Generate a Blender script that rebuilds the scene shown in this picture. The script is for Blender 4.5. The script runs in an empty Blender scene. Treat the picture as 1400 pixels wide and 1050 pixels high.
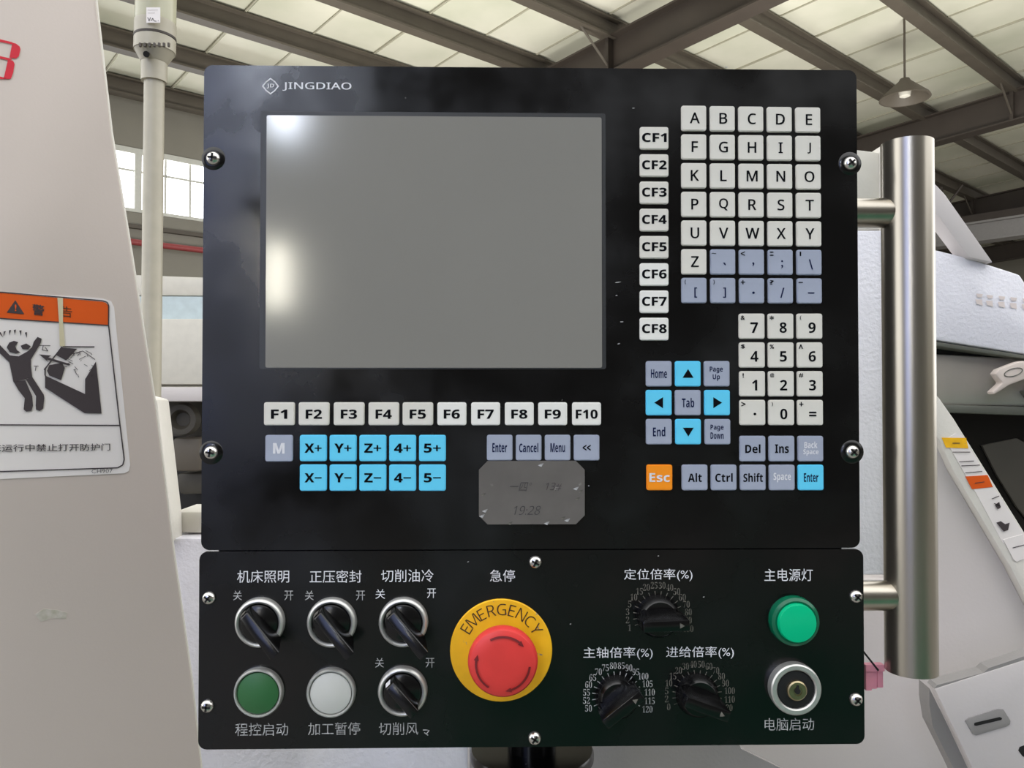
import bpy, bmesh, math, random
from math import sin, cos, radians, pi, atan2
from mathutils import Vector, Matrix
random.seed(4)
sc = bpy.context.scene
# ------------------------------------------------------------------ camera
FOC = 1080.0
YAW, PITCH, ROLL = radians(1.093), radians(0.9466), radians(-0.0061)
Z0 = 1.40                                   # height of the middle of the control panel
CAM = Vector((-.0226, -.4775, Z0 + .0047))
FW = Vector((sin(YAW)*cos(PITCH), cos(YAW)*cos(PITCH), sin(PITCH)))
RT0 = FW.cross(Vector((0, 0, 1))).normalized(); UP0 = RT0.cross(FW)
RT = RT0*cos(ROLL) + UP0*sin(ROLL); UP = -RT0*sin(ROLL) + UP0*cos(ROLL)
cd = bpy.data.cameras.new('camera'); cam = bpy.data.objects.new('camera', cd)
sc.collection.objects.link(cam)
cd.sensor_width = 36; cd.lens = FOC/1400*36; cd.clip_start = .01; cd.clip_end = 300
M4 = Matrix((RT, UP, -FW)).transposed().to_4x4(); M4.translation = CAM
cam.matrix_world = M4
sc.camera = cam
# ------------------------------------------------------------------ light
w = bpy.data.worlds.new('sky'); sc.world = w; w.use_nodes = True
bg = w.node_tree.nodes['Background']; bg.inputs[0].default_value = (.97, .97, .97, 1); bg.inputs[1].default_value = 2.45
def area(name, loc, aim, sx, sy, power, col=(1, 1, 1)):
    l = bpy.data.lights.new(name, 'AREA'); l.shape = 'RECTANGLE'; l.size = sx; l.size_y = sy; l.energy = power; l.color = col
    o = bpy.data.objects.new(name, l); sc.collection.objects.link(o); o.location = loc
    o.rotation_euler = (Vector(aim)-Vector(loc)).to_track_quat('-Z', 'Y').to_euler(); return o
sc.view_settings.view_transform = 'Standard'; sc.view_settings.look = 'None'
sc.view_settings.exposure = 0; sc.view_settings.gamma = 1; sc.view_settings.use_curve_mapping = False
sc.cycles.use_denoising = True
sc.cycles.max_bounces = 8

# unseen fill lights added below the roof to brighten it
for lx_, ly_, lw_ in ((-1.5, 9.5, 360), (5.5, 9, 400), (12.5, 6.5, 95), (19, 5, 90)):
    area('roof_fill_light', (lx_, ly_, 2.2), (lx_+.6, ly_+.6, 8), 3, 3, lw_*1.0, (1, .985, .94))
# ------------------------------------------------------------------ materials
def s2l(c):
    return tuple(((v/255)/12.92 if v/255 <= .04045 else ((v/255+.055)/1.055)**2.4) for v in c)
def mat(name, rgb, rough=.5, metal=0, var=.0, vscale=20, bump=0, bscale=200, spec=.5, emit=0, trans=0, speck=0, rvar=0, coat=0, rgb2=None, stretch=None, thr=.62):
    m = bpy.data.materials.new(name); m.use_nodes = True
    nt = m.node_tree; b = nt.nodes['Principled BSDF']
    c = s2l(rgb)
    b.inputs['Base Color'].default_value = (*c, 1); b.inputs['Roughness'].default_value = rough; b.inputs['Metallic'].default_value = metal
    b.inputs['Specular IOR Level'].default_value = spec
    b.inputs['Coat Weight'].default_value = coat
    if trans: b.inputs['Transmission Weight'].default_value = trans
    if emit:
        b.inputs['Emission Color'].default_value = (*c, 1); b.inputs['Emission Strength'].default_value = emit
    tc = nt.nodes.new('ShaderNodeTexCoord'); src = tc.outputs['Object']
    if stretch:
        mp = nt.nodes.new('ShaderNodeMapping'); mp.inputs['Scale'].default_value = stretch
        nt.links.new(src, mp.inputs['Vector']); src = mp.outputs[0]
    last = None
    if var:
        n = nt.nodes.new('ShaderNodeTexNoise'); n.inputs['Scale'].default_value = vscale; n.inputs['Detail'].default_value = 6
        nt.links.new(src, n.inputs['Vector'])
        mx = nt.nodes.new('ShaderNodeMix'); mx.data_type = 'RGBA'
        c2 = s2l(rgb2) if rgb2 else tuple(v*(1-var) for v in c)
        hi = c if rgb2 else tuple(min(1, v*(1+var*.5)) for v in c)
        mx.inputs[6].default_value = (*c2, 1); mx.inputs[7].default_value = (*hi, 1)
        mr = nt.nodes.new('ShaderNodeMapRange'); mr.inputs['From Min'].default_value = .3; mr.inputs['From Max'].default_value = .7
        nt.links.new(n.outputs[0], mr.inputs[0]); nt.links.new(mr.outputs[0], mx.inputs[0])
        nt.links.new(mx.outputs[2], b.inputs['Base Color']); last = mx.outputs[2]
    if speck:   # tiny chips and dust
        n = nt.nodes.new('ShaderNodeTexNoise'); n.inputs['Scale'].default_value = speck; n.inputs['Detail'].default_value = 3
        nt.links.new(src, n.inputs['Vector'])
        r = nt.nodes.new('ShaderNodeValToRGB'); r.color_ramp.elements[0].position = thr+.1; r.color_ramp.elements[1].position = thr+.15
        nt.links.new(n.outputs[0], r.inputs[0])
        mx = nt.nodes.new('ShaderNodeMix'); mx.data_type = 'RGBA'; mx.inputs[7].default_value = (.25, .24, .22, 1)
        if last: nt.links.new(last, mx.inputs[6])
        else: mx.inputs[6].default_value = (*c, 1)
        nt.links.new(r.outputs[0], mx.inputs[0]); nt.links.new(mx.outputs[2], b.inputs['Base Color'])
    if rvar:
        n = nt.nodes.new('ShaderNodeTexNoise'); n.inputs['Scale'].default_value = 14; n.inputs['Detail'].default_value = 8
        nt.links.new(src, n.inputs['Vector'])
        mr = nt.nodes.new('ShaderNodeMapRange'); mr.inputs['From Min'].default_value = .35; mr.inputs['From Max'].default_value = .7
        mr.inputs['To Min'].default_value = rough; mr.inputs['To Max'].default_value = rough+rvar
        nt.links.new(n.outputs[0], mr.inputs[0]); nt.links.new(mr.outputs[0], b.inputs['Roughness'])
    if bump:
        n = nt.nodes.new('ShaderNodeTexNoise'); n.inputs['Scale'].default_value = bscale; n.inputs['Detail'].default_value = 3
        nt.links.new(src, n.inputs['Vector'])
        bp = nt.nodes.new('ShaderNodeBump'); bp.inputs['Strength'].default_value = bump; bp.inputs['Distance'].default_value = .002
        nt.links.new(n.outputs[0], bp.inputs['Height']); nt.links.new(bp.outputs[0], b.inputs['Normal'])
    return m
MT = dict(
    plate=mat('black_painted_plate', (9, 9, 10), .12, rvar=.32, var=.2, vscale=9, speck=95, bump=.04, bscale=30, thr=.66),
    screen=mat('matt_grey_display_glass', (136, 134, 128), .115, var=.06, vscale=5),
    screen_edge=mat('display_border', (52, 53, 54), .4, var=.1),
    key_white=mat('white_key', (222, 219, 209), .45, var=.06, vscale=40),
    key_bright=mat('bright_white_key', (236, 235, 228), .45, var=.03, vscale=40),
    key_grey=mat('grey_key', (164, 171, 188), .42, var=.08, vscale=40),
    key_blue=mat('blue_key', (100, 212, 248), .42, var=.05, vscale=40),
    key_orange=mat('orange_key', (255, 150, 20), .45, var=.05),
    ink=mat('black_ink', (5, 6, 12), .9, var=.1, spec=.15), ink2=mat('navy_ink', (16, 28, 66), .9, var=.1, spec=.15),
    white_ink=mat('white_ink', (228, 228, 232), .6, var=.1, vscale=300),
    worn_ink=mat('worn_white_ink', (180, 180, 180), .6, var=.6, vscale=500),
    faint_ink=mat('faint_grey_ink', (105, 102, 94), .6, var=.7, vscale=500),
    faded_ink=mat('faded_grey_ink', (66, 64, 64), .6, var=.4, vscale=200),
    chrome=mat('bright_screw_metal', (215, 213, 208), .25, 1, var=.1, vscale=300),
    alu=mat('brushed_aluminium_ring', (212, 212, 208), .38, .75, var=.1, vscale=200),
    steel=mat('polished_steel', (188, 182, 170), .3, 1, var=.25, vscale=30, stretch=(1, 1, .15)),
    knob=mat('glossy_black_plastic', (10, 10, 11), .22, var=.3, vscale=60, speck=350, thr=.66),
    rubber=mat('matt_black_rubber', (14, 14, 15), .6, var=.2),
    red=mat('red_plastic', (222, 62, 58), .4, var=.08, vscale=60),
    dark_red=mat('engraved_red', (120, 22, 26), .6, var=.2, vscale=200),
    yellow=mat('yellow_plate', (250, 190, 24), .5, var=.14, vscale=60, speck=260, thr=.60),
    brown_ink=mat('brown_engraving', (70, 48, 20), .6, var=.5, vscale=400),
    green_button=mat('dark_green_button', (48, 104, 58), .45, var=.08),
    white_button=mat('white_button', (205, 206, 200), .45, var=.05),
    green_lens=mat('green_lens', (0, 178, 124), .25, var=.08, emit=.12),
    green_rim=mat('dark_green_lens_rim', (0, 98, 68), .25, var=.1),
    brass=mat('worn_brass', (170, 158, 125), .35, 1, var=.2, vscale=300),
    note=mat('grey_smoky_tape', (104, 100, 96), .35, var=.15, vscale=40, speck=110, thr=.60),
    white_paint=mat('warm_white_machine_paint', (204, 192, 182), .5, var=.03, vscale=6, bump=.03, bscale=500),
    white_edge=mat('white_machine_edge', (226, 222, 212), .4, var=.05, bump=.2, bscale=260),
    pebbled=mat('pebbled_cool_white_paint', (232, 231, 237), .32, var=.05, bump=.5, bscale=210),
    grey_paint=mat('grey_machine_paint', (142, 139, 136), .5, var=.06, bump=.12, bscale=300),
    pink_grey=mat('light_grey_machine_paint', (203, 197, 194), .45, var=.04, vscale=5, bump=.08, bscale=200),
    cream=mat('cream_paint', (208, 204, 192), .5, var=.05, bump=.1),
    stain=mat('grey_green_oil_stain', (168, 164, 142), .6, var=.35, rgb2=(206, 199, 190), vscale=160),
    label=mat('label_vinyl', (236, 230, 225), .4, var=.03),
    label_orange=mat('label_orange', (226, 92, 22), .4, var=.06),
    label_ink=mat('label_dark_print', (66, 58, 60), .5, var=.08),
    label_red=mat('red_lettering', (222, 50, 66), .4, var=.08, vscale=60),
    faded_red=mat('faded_red_lettering', (226, 214, 208), .5, var=.1),
    tape=mat('old_clear_tape', (214, 204, 170), .3, var=.1),
    dark_glass=mat('dark_window_glass', (22, 21, 19), .12, var=.2, vscale=4),
    dark=mat('black_gap', (14, 13, 12), .7, var=.2),
    bay=mat('dark_bay_metal', (62, 58, 50), .6, var=.3, vscale=8),
    dim=mat('dim_grey_green_metal', (96, 98, 88), .5, var=.3, vscale=8),
    stainless=mat('stainless_door', (178, 172, 162), .32, .4, var=.2, vscale=7),
    green_strap=mat('green_enamel', (10, 84, 56), .35, var=.1),
    tower=mat('beige_plastic', (180, 174, 156), .4, var=.08, vscale=30),
    tower_lens=mat('clear_ribbed_beacon_lens', (188, 186, 160), .2, var=.15, vscale=18, stretch=(1, 1, .2)),
    pink=mat('pink_plastic', (232, 150, 166), .5, var=.1, vscale=100),
    roofsheet=mat('roof_sheet', (226, 222, 206), .55, var=.14, vscale=.5, bump=.1, bscale=5, rgb2=(188, 190, 168)),
    roof_seam=mat('roof_seam', (170, 166, 148), .6, var=.1),
    beam=mat('dark_brown_beam_paint', (62, 54, 47), .55, var=.12, vscale=3),
    purlin=mat('grey_brown_purlin', (84, 77, 67), .55, var=.12, vscale=3),
    hallwall=mat('grey_hall_wall', (136, 132, 120), .7, var=.08, vscale=1),
    rearwall=mat('rear_hall_wall', (74, 70, 64), .8, var=.2, vscale=1),
    floor=mat('concrete_floor', (122, 118, 112), .6, var=.15, vscale=1.5),
    aisle=mat('green_painted_aisle', (44, 98, 76), .4, var=.2, vscale=2),
    redpipe=mat('dull_red_pipe', (150, 62, 62), .5, var=.1),
    pane=mat('daylit_pane', (250, 252, 255), .4, emit=5),
    pane_hot=mat('bright_daylit_pane', (232, 240, 255), .4, emit=75),
    pane_warm=mat('warm_daylit_pane', (255, 250, 232), .4, emit=75),
    pane_blue=mat('blue_daylit_pane', (146, 160, 212), .4, emit=3.0),
    pane_green=mat('pale_green_panel', (190, 204, 206), .35, var=.1),
    frame_w=mat('white_window_frame', (206, 206, 196), .5, var=.05),
)
# ------------------------------------------------------------------ helpers
def link(name, me, m, parent=None, loc=None, smooth=0):
    o = bpy.data.objects.new(name, me); sc.collection.objects.link(o)
    if m is not None and not me.materials: me.materials.append(MT[m])
    if parent: o.parent = parent
    if loc is not None: o.location = loc
    if smooth:
        for p in me.polygons: p.use_smooth = True
        me.set_sharp_from_angle(angle=radians(smooth))
    return o
def obj(name, bm, m, parent=None, loc=None, smooth=0):
    bmesh.ops.recalc_face_normals(bm, faces=bm.faces[:])
    me = bpy.data.meshes.new(name); bm.to_mesh(me); bm.free()
    return link(name, me, m, parent, loc, smooth)
def tag(o, label=None, cat=None, group=None, kind=None):
    if label: o['label'] = label
    if cat: o['category'] = cat
    if group: o['group'] = group
    if kind: o['kind'] = kind
    return o
def empty(name, loc, label=None, cat=None, kind=None, group=None):
    o = bpy.data.objects.new(name, None); sc.collection.objects.link(o); o.location = loc; o.empty_display_size = .05
    return tag(o, label, cat, group, kind)
def bevel(bm, off, seg=2, ang=30):
    es = [e for e in bm.edges if len(e.link_faces) == 2 and e.calc_face_angle(0) > radians(ang)]
    if off > 0 and es: bmesh.ops.bevel(bm, geom=es, offset=off, segments=seg, affect='EDGES', profile=.5, clamp_overlap=True)
def box(bm, a, b):
    (x0, y0, z0), (x1, y1, z1) = a, b
    v = [bm.verts.new(p) for p in ((x0,y0,z0),(x1,y0,z0),(x1,y1,z0),(x0,y1,z0),(x0,y0,z1),(x1,y0,z1),(x1,y1,z1),(x0,y1,z1))]
    for f in ((0,1,5,4),(1,2,6,5),(2,3,7,6),(3,0,4,7),(4,5,6,7),(3,2,1,0)): bm.faces.new([v[i] for i in f])
def rr(wd, h, r, n=4, cx=0, cz=0):
    pts = []
    for sx, sz, a0 in ((1, 1, 0), (-1, 1, 90), (-1, -1, 180), (1, -1, 270)):
        for k in range(n+1):
            a = radians(a0+90*k/n); pts.append((cx+sx*(wd/2-r)+r*cos(a), cz+sz*(h/2-r)+r*sin(a)))
    return pts
def prism(bm, pts, y0, y1):
    a = [bm.verts.new((x, y0, z)) for x, z in pts]; b = [bm.verts.new((x, y1, z)) for x, z in pts]
    bm.faces.new(a); bm.faces.new(b[::-1]); n = len(pts)
    for i in range(n): bm.faces.new((a[i], a[(i+1) % n], b[(i+1) % n], b[i]))
def lathe(bm, prof, n=40, cx=0, cz=0):
    """profile of (radius, y) turned about the y axis; caps closed where radius is 0"""
    rings = []
    for r, y in prof:
        if r < 1e-7: rings.append([bm.verts.new((cx, y, cz))])
        else: rings.append([bm.verts.new((cx+r*cos(2*pi*k/n), y, cz+r*sin(2*pi*k/n))) for k in range(n)])
    for A, B in zip(rings, rings[1:]):
        for k in range(n):
            q = [A[k % len(A)], A[(k+1) % len(A)] if len(A) > 1 else None, B[(k+1) % len(B)] if len(B) > 1 else None, B[k % len(B)]]
            f = []
            for v in q:
                if v is not None and v not in f: f.append(v)
            if len(f) >= 3: bm.faces.new(f)
def rod(bm, a, b, r, n=16, r2=None):
    a, b = Vector(a), Vector(b); d = (b-a).normalized(); u = d.orthogonal().normalized(); v = d.cross(u); r2 = r if r2 is None else r2
    A = [bm.verts.new(a+u*r*cos(2*pi*k/n)+v*r*sin(2*pi*k/n)) for k in range(n)]
    B = [bm.verts.new(b+u*r2*cos(2*pi*k/n)+v*r2*sin(2*pi*k/n)) for k in range(n)]
    bm.faces.new(A[::-1]); bm.faces.new(B)
    for k in range(n): bm.faces.new((A[k], A[(k+1) % n], B[(k+1) % n], B[k]))
def ray(px, py): return FW + RT*((px-700)/FOC) + UP*((525-py)/FOC)
def at(px, py, Y):                          # the point of the picture that lies in the vertical plane y = Y
    d = ray(px, py); return CAM + d*((Y-CAM.y)/d.y)
def pp(px, py, Y=0):                        # the same in the panel's own coordinates (x, z)
    p = at(px, py, Y); return p.x, p.z-Z0
class Plane:                                # a surface in space on which outlines are laid
    def __init__(s, p0, n): s.p0 = Vector(p0); s.n = Vector(n).normalized(); s.n *= -1 if s.n.dot(FW) > 0 else 1
    def pt(s, px, py):
        d = ray(px, py); return CAM + d*((s.p0-CAM).dot(s.n)/d.dot(s.n))
    def sheet(s, name, pix, m, parent=None, out=0, thick=.02, bev=0, smooth=30):
        bm = bmesh.new(); a = [bm.verts.new(s.pt(*p)+s.n*out) for p in pix]; b = [bm.verts.new(s.pt(*p)+s.n*(out-thick)) for p in pix]
        bm.faces.new(a); bm.faces.new(b[::-1]); n = len(pix)
        for i in range(n): bm.faces.new((a[i], a[(i+1) % n], b[(i+1) % n], b[i]))
        bmesh.ops.recalc_face_normals(bm, faces=bm.faces[:])
        if bev: bevel(bm, bev, 2)
        return obj(name, bm, m, parent, None, smooth if bev else 0)
    def stroke(s, bm, a, b, wd, out):       # a printed line from pixel a to pixel b
        A, B = s.pt(*a)+s.n*out, s.pt(*b)+s.n*out; d = (B-A).normalized(); q = d.cross(s.n)*wd/2
        bm.faces.new([bm.verts.new(v) for v in (A-q, B-q, B+q, A+q)])
def face(s, style):                         # same characters taken from the grotesque / serif alphabets of the built-in font
    U, L, D = {'sans': (0x1D5A0, 0x1D5BA, 0x1D7E2), 'bold': (0x1D5D4, 0x1D5EE, 0x1D7EC), 'serif': (0x1D400, 0x1D41A, 0x1D7CE)}[style]
    return ''.join(chr(U+ord(c)-65) if 'A' <= c <= 'Z' else chr(L+ord(c)-97) if 'a' <= c <= 'z' else chr(D+ord(c)-48) if '0' <= c <= '9' else c for c in s)
def fontmesh(s, bold=0, italic=0, sp=1):
    c = bpy.data.curves.new('t', 'FONT'); c.body = s; c.size = 1; c.offset = min(bold, 0); c.shear = italic; c.resolution_u = 2; c.space_character = sp
    o = bpy.data.objects.new('t', c); me = bpy.data.meshes.new_from_object(o)
    bpy.data.objects.remove(o)
    if bold > 0:                            # heavier strokes: the outline repeated a hair to each side
        bm = bmesh.new(); b = bold*.9
        for k, (dx, dy) in enumerate(((0, 0), (b, 0), (-b, 0), (0, b*.6), (0, -b*.6), (b*.7, b*.5), (-b*.7, b*.5), (b*.7, -b*.5), (-b*.7, -b*.5))):
            m2 = me.copy(); m2.transform(Matrix.Translation((dx, dy, k))); bm.from_mesh(m2); bpy.data.meshes.remove(m2)
        bm.to_mesh(me); bm.free()
    return me
def text(name, s, x, z, y, m, parent=None, h=None, wd=None, bold=0, rot=0, italic=0, sp=1):
    """lettering lying on a face that looks towards -y, fitted to a height and/or width in metres"""
    me = fontmesh(s, bold, italic, sp); me.name = name
    xs = [v.co.x for v in me.vertices]; zs = [v.co.y for v in me.vertices]
    bw, bh = max(xs)-min(xs), max(zs)-min(zs); cx, cz = (max(xs)+min(xs))/2, (max(zs)+min(zs))/2
    kz = h/bh if h else wd/bw; kx = wd/bw if wd else kz
    for v in me.vertices:
        a, b = (v.co.x-cx)*kx, (v.co.y-cz)*kz
        v.co = (a*cos(rot)-b*sin(rot), -v.co.z*5e-6, a*sin(rot)+b*cos(rot))
    return link(name, me, m, parent, (x, y, z))
def text_on(pl, name, s, bl, br, tl, m, parent, out=.0006, bold=0, italic=0):
    """lettering on a Plane, its box given by three picture corners"""
    me = fontmesh(s, bold, italic); me.name = name
    xs = [v.co.x for v in me.vertices]; zs = [v.co.y for v in me.vertices]; x0, x1, z0, z1 = min(xs), max(xs), min(zs), max(zs)
    O = pl.pt(*bl)+pl.n*out; X = pl.pt(*br)+pl.n*out-O; Z = pl.pt(*tl)+pl.n*out-O
    for v in me.vertices: v.co = O + X*((v.co.x-x0)/(x1-x0)) + Z*((v.co.y-z0)/(z1-z0)) + pl.n*(v.co.z*2e-5)
    return link(name, me, m, parent)
MM = .001; PXM = .4775/FOC                  # metres per picture pixel on the panel

# ================================================================== the hall
BA = radians(50)
HU = Vector((sin(BA), cos(BA), 0)); HV = Vector((-cos(BA), sin(BA), 0))   # along the purlins / along the rafters
HM = Matrix((HU, HV, Vector((0, 0, 1)))).transposed().to_4x4(); HM.translation = (CAM.x, CAM.y, 0)
def hp(u, v, z): return HM @ Vector((u, v, z))
ZE, DV, SL = 6.95, 15.0, .052
def zr(v): return ZE + SL*(DV-v)
def hbox(bm, u0, u1, v0, v1, z0a, z1a, z0b=None, z1b=None):   # box in hall axes; z may differ at v0 (a) and v1 (b)
    z0b = z0a if z0b is None else z0b; z1b = z1a if z1b is None else z1b
    v = [bm.verts.new(hp(*p)) for p in ((u0,v0,z0a),(u1,v0,z0a),(u1,v1,z0b),(u0,v1,z0b),(u0,v0,z1a),(u1,v0,z1a),(u1,v1,z1b),(u0,v1,z1b))]
    for f in ((0,1,5,4),(1,2,6,5),(2,3,7,6),(3,0,4,7),(4,5,6,7),(3,2,1,0)): bm.faces.new([v[i] for i in f])
bm = bmesh.new(); box(bm, (-30, -14, -.1), (45, 45, 0)); tag(obj('floor', bm, 'floor'), kind='structure')
bm = bmesh.new(); box(bm, (-.6, -4.5, 0), (3.2, -.9, .004)); tag(obj('trim_1', bm, 'aisle'), kind='structure')
ceil = empty('ceiling', (0, 0, 7), kind='structure')
P = Vector((0, 0, 7))
def hobj(name, bm, m, parent=None, off=P):
    if parent: bmesh.ops.translate(bm, verts=bm.verts[:], vec=-off)
    return obj(name, bm, m, parent)
u = -3.0
while u < 34:                                # long roof sheets, each lapped a little over the next
    bm = bmesh.new(); d = .012*(int(u) % 2)
    hbox(bm, u, u+1.075, 2.2, 15.2, zr(2.2)+d, zr(2.2)+.05+d, zr(15.2)+d, zr(15.2)+.05+d)
    hobj('roof_sheet', bm, 'roofsheet', ceil); 
    bm = bmesh.new(); hbox(bm, u+1.045, u+1.07, 2.2, 15.1, zr(2.2)-.02, zr(2.2)+.01, zr(15.1)-.02, zr(15.1)+.01)
    hobj('sheet_seam', bm, 'roof_seam', ceil)
    u += 1.1
for v in (14.7, 13.05, 11.45, 9.85, 8.2, 6.6, 4.95, 3.3):
    bm = bmesh.new(); z = zr(v)-.03; hbox(bm, -3, 34, v-.11, v+.11, z-.03, z); hbox(bm, -3, 34, v-.02, v+.02, z-.27, z-.02); hbox(bm, -3, 34, v-.1, v+.1, z-.30, z-.27)
    hobj('purlin', bm, 'purlin', ceil)
for u in (1.6, 9.25, 16.9, 24.5, 32.1):
    bm = bmesh.new()
    for (a, b, t0, t1) in ((-.16, .16, .30, .33), (-.03, .03, .32, .86), (-.16, .16, .86, .89)):
        hbox(bm, u+a, u+b, 2.2, 15, zr(2.2)-t1, zr(2.2)-t0, zr(15)-t1, zr(15)-t0)
    for v in (4.95, 8.2, 11.45): hbox(bm, u-.15, u+.15, v-.03, v+.03, zr(v)-.86, zr(v)-.32)
    hobj('rafter', bm, 'beam', ceil)
    bm = bmesh.new()
    for v in (4.95, 8.2):  # fly braces from the rafter up to the purlins
        rod(bm, hp(u, v, zr(v)-.85), hp(u+.75, v, zr(v)-.3), .02, 6); rod(bm, hp(u, v, zr(v)-.85), hp(u-.75, v, zr(v)-.3), .02, 6)
    hobj('fly_brace', bm, 'purlin', ceil)
# far eave wall with its window band and red pipe
wall = empty('wall_left', hp(8, 15, 0), kind='structure')
Wo = hp(8, 15, 0)
bm = bmesh.new(); hbox(bm, -3, 34, 15, 15.15, 5.84, 7.1); hobj('upper_cladding', bm, 'hallwall', wall, Wo)
bm = bmesh.new(); hbox(bm, -3, 34, 15, 15.15, 0, 4.70); hobj('lower_cladding', bm, 'hallwall', wall, Wo)
bm = bmesh.new(); hbox(bm, -3, 34, 14.9, 15, 4.40, 4.47); hobj('wall_rail', bm, 'purlin', wall, Wo)
bm = bmesh.new(); hbox(bm, -3, 34, 14.92, 15, 6.80, 6.94); hobj('eave_beam', bm, 'beam', wall, Wo)
n = 1
for k, u0 in enumerate((1.4, 2.8, 4.2, 5.6)):
    wn = empty('window_%d' % n, hp(u0+.7, 15, 4.7), kind='structure'); n += 1; wo = hp(u0+.7, 15, 4.7)
    bm = bmesh.new()
    for (a, b, c, d) in ((0, .06, 4.7, 5.84), (1.34, 1.4, 4.7, 5.84), (.06, 1.34, 4.70, 4.76), (.06, 1.34, 5.74, 5.84)): hbox(bm, u0+a, u0+b, 14.96, 15.08, c, d)
    hobj('window_frame', bm, 'frame_w', wn, wo)
    for a, b in ((.06, .46), (.5, .9), (.94, 1.34)):
        for c, d in ((4.76, 5.42), (5.46, 5.74)):
            bm = bmesh.new(); hbox(bm, u0+a, u0+b, 15.02, 15.04, c, d); hobj('pane', bm, 'pane', wn, wo)
    bm = bmesh.new(); hbox(bm, u0+.06, u0+1.34, 15, 15.05, 5.42, 5.46); hbox(bm, u0+.46, u0+.5, 15, 15.05, 4.76, 5.74); hbox(bm, u0+.9, u0+.94, 15, 15.05, 4.76, 5.74)
    hobj('mullion', bm, 'frame_w', wn, wo)
bm = bmesh.new(); hbox(bm, 7, 34, 15.0, 15.12, 4.7, 5.84); hobj('window_infill', bm, 'hallwall', wall, Wo)
bm = bmesh.new(); hbox(bm, -3, 1.4, 15.0, 15.12, 4.7, 5.84); hobj('window_infill', bm, 'hallwall', wall, Wo)
bm = bmesh.new(); rod(bm, hp(-3, 14.8, 4.13), hp(34, 14.8, 4.13), .055, 12); tag(obj('wall_pipe', bm, 'redpipe', None, None, 40), 'dull red pipe running along the far hall wall below the windows', 'pipe')
# end wall far to the right, beyond the rafters
bm = bmesh.new(); hbox(bm, 34, 34.2, 2, 15, 0, 7.6); tag(obj('wall_back', bm, 'hallwall'), kind='structure')
# wall behind the photographer, with the daylit openings the glossy panel mirrors
bm = bmesh.new(); box(bm, (-12, -8.2, 0), (11, -8, 7.6)); tag(obj('wall_rear', bm, 'rearwall'), kind='structure')
bm = bmesh.new(); box(bm, (11, -8.2, 0), (11.2, 1.5, 4.2)); tag(obj('added_wall_right', bm, 'hallwall'), kind='structure')  # unseen wall added to darken the handle's right-hand reflection
def rear_window(k, x0, x1, z0, z1, m, cols, rows):
    wn = empty('window_%d' % k, (x0, -8, z0), kind='structure')
    bm = bmesh.new(); t = .06
    box(bm, (0, 0, 0), (x1-x0, .05, t)); box(bm, (0, 0, z1-z0-t), (x1-x0, .05, z1-z0)); box(bm, (0, 0, t), (t, .05, z1-z0-t)); box(bm, (x1-x0-t, 0, t), (x1-x0, .05, z1-z0-t))
    obj('window_frame', bm, 'frame_w', wn)
    cw, ch = (x1-x0-2*t)/cols, (z1-z0-2*t)/rows
    for i in range(cols):
        for j in range(rows):
            bm = bmesh.new(); box(bm, (t+i*cw+.015, .01, t+j*ch+.015), (t+(i+1)*cw-.015, .03, t+(j+1)*ch-.015)); obj('pane', bm, m, wn)
rear_window(6, -2.50, -2.10, 4.15, 5.3, 'pane_hot', 1, 2)
rear_window(7, -2.52, -2.22, 2.3, 3.1, 'pane_warm', 1, 2)
rear_window(9, -2.7, -2.02, 5.36, 6.2, 'pane_blue', 1, 1)
rear_window(8, -6.4, -2.75, 1.0, 6.6, 'pane_blue', 4, 5)
# high-bay lamp hanging on a rod
dl = ray(1237, 118); tl = 12.6; lp = CAM + dl*tl
lamp = empty('pendant_lamp', lp, 'grey cone shaped pendant lamp hanging on a rod before the roof beam', 'lamp')
bm = bmesh.new(); rod(bm, (0, 0, .1), (0, 0, zr((lp-CAM).dot(HV))-lp.z-.01), .018, 8); obj('rod', bm, 'purlin', lamp)
def lathe_z(prof, n=28):
    bm = bmesh.new(); lathe(bm, prof, n); bmesh.ops.rotate(bm, verts=bm.verts[:], cent=(0, 0, 0), matrix=Matrix.Rotation(radians(90), 3, 'X')); return bm
# after the turn the profile's y is height z
obj('shade', lathe_z([(0, .12), (.07, .12), (.09, .08), (.36, -.16), (.38, -.2), (.35, -.2), (.07, .06), (0, .06)]), 'purlin', lamp, None, 40)
obj('bulb', lathe_z([(0, .04), (.06, .04), (.1, -.06), (.08, -.16), (0, -.19)]), 'cream', lamp, None, 40)
# crane girder and lattice under the third rafter
gd = empty('crane_girder', hp(22, 7, 5.8), 'dark steel crane girder with a lattice on top, far right under the roof', 'girder'); go = hp(22, 7, 5.8)
bm = bmesh.new(); hbox(bm, 21.8, 22.1, 2.5, 11, 5.35, 5.75); hbox(bm, 21.7, 22.2, 2.5, 11, 5.75, 5.8); hbox(bm, 21.7, 22.2, 2.5, 11, 5.3, 5.35); hobj('web_beam', bm, 'grey_paint', gd, go)
bm = bmesh.new(); hbox(bm, 21.7, 22.15, 2.5, 11, 5.8, 5.98); hobj('top_flange', bm, 'beam', gd, go)
for v in (3.2, 5.7, 8.2):
    bm = bmesh.new(); hbox(bm, 21.85, 22.05, v-.1, v+.1, 5.98, 6.9); hobj('post', bm, 'beam', gd, go)
    bm = bmesh.new(); rod(bm, hp(21.95, v, 6.1), hp(21.95, v+.6, 6.85), .03, 8); hobj('strut', bm, 'beam', gd, go)
    bm = bmesh.new(); rod(bm, hp(21.95, v, 6.1), hp(21.95, v-.6, 6.85), .03, 8); hobj('strut', bm, 'beam', gd, go)

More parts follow.
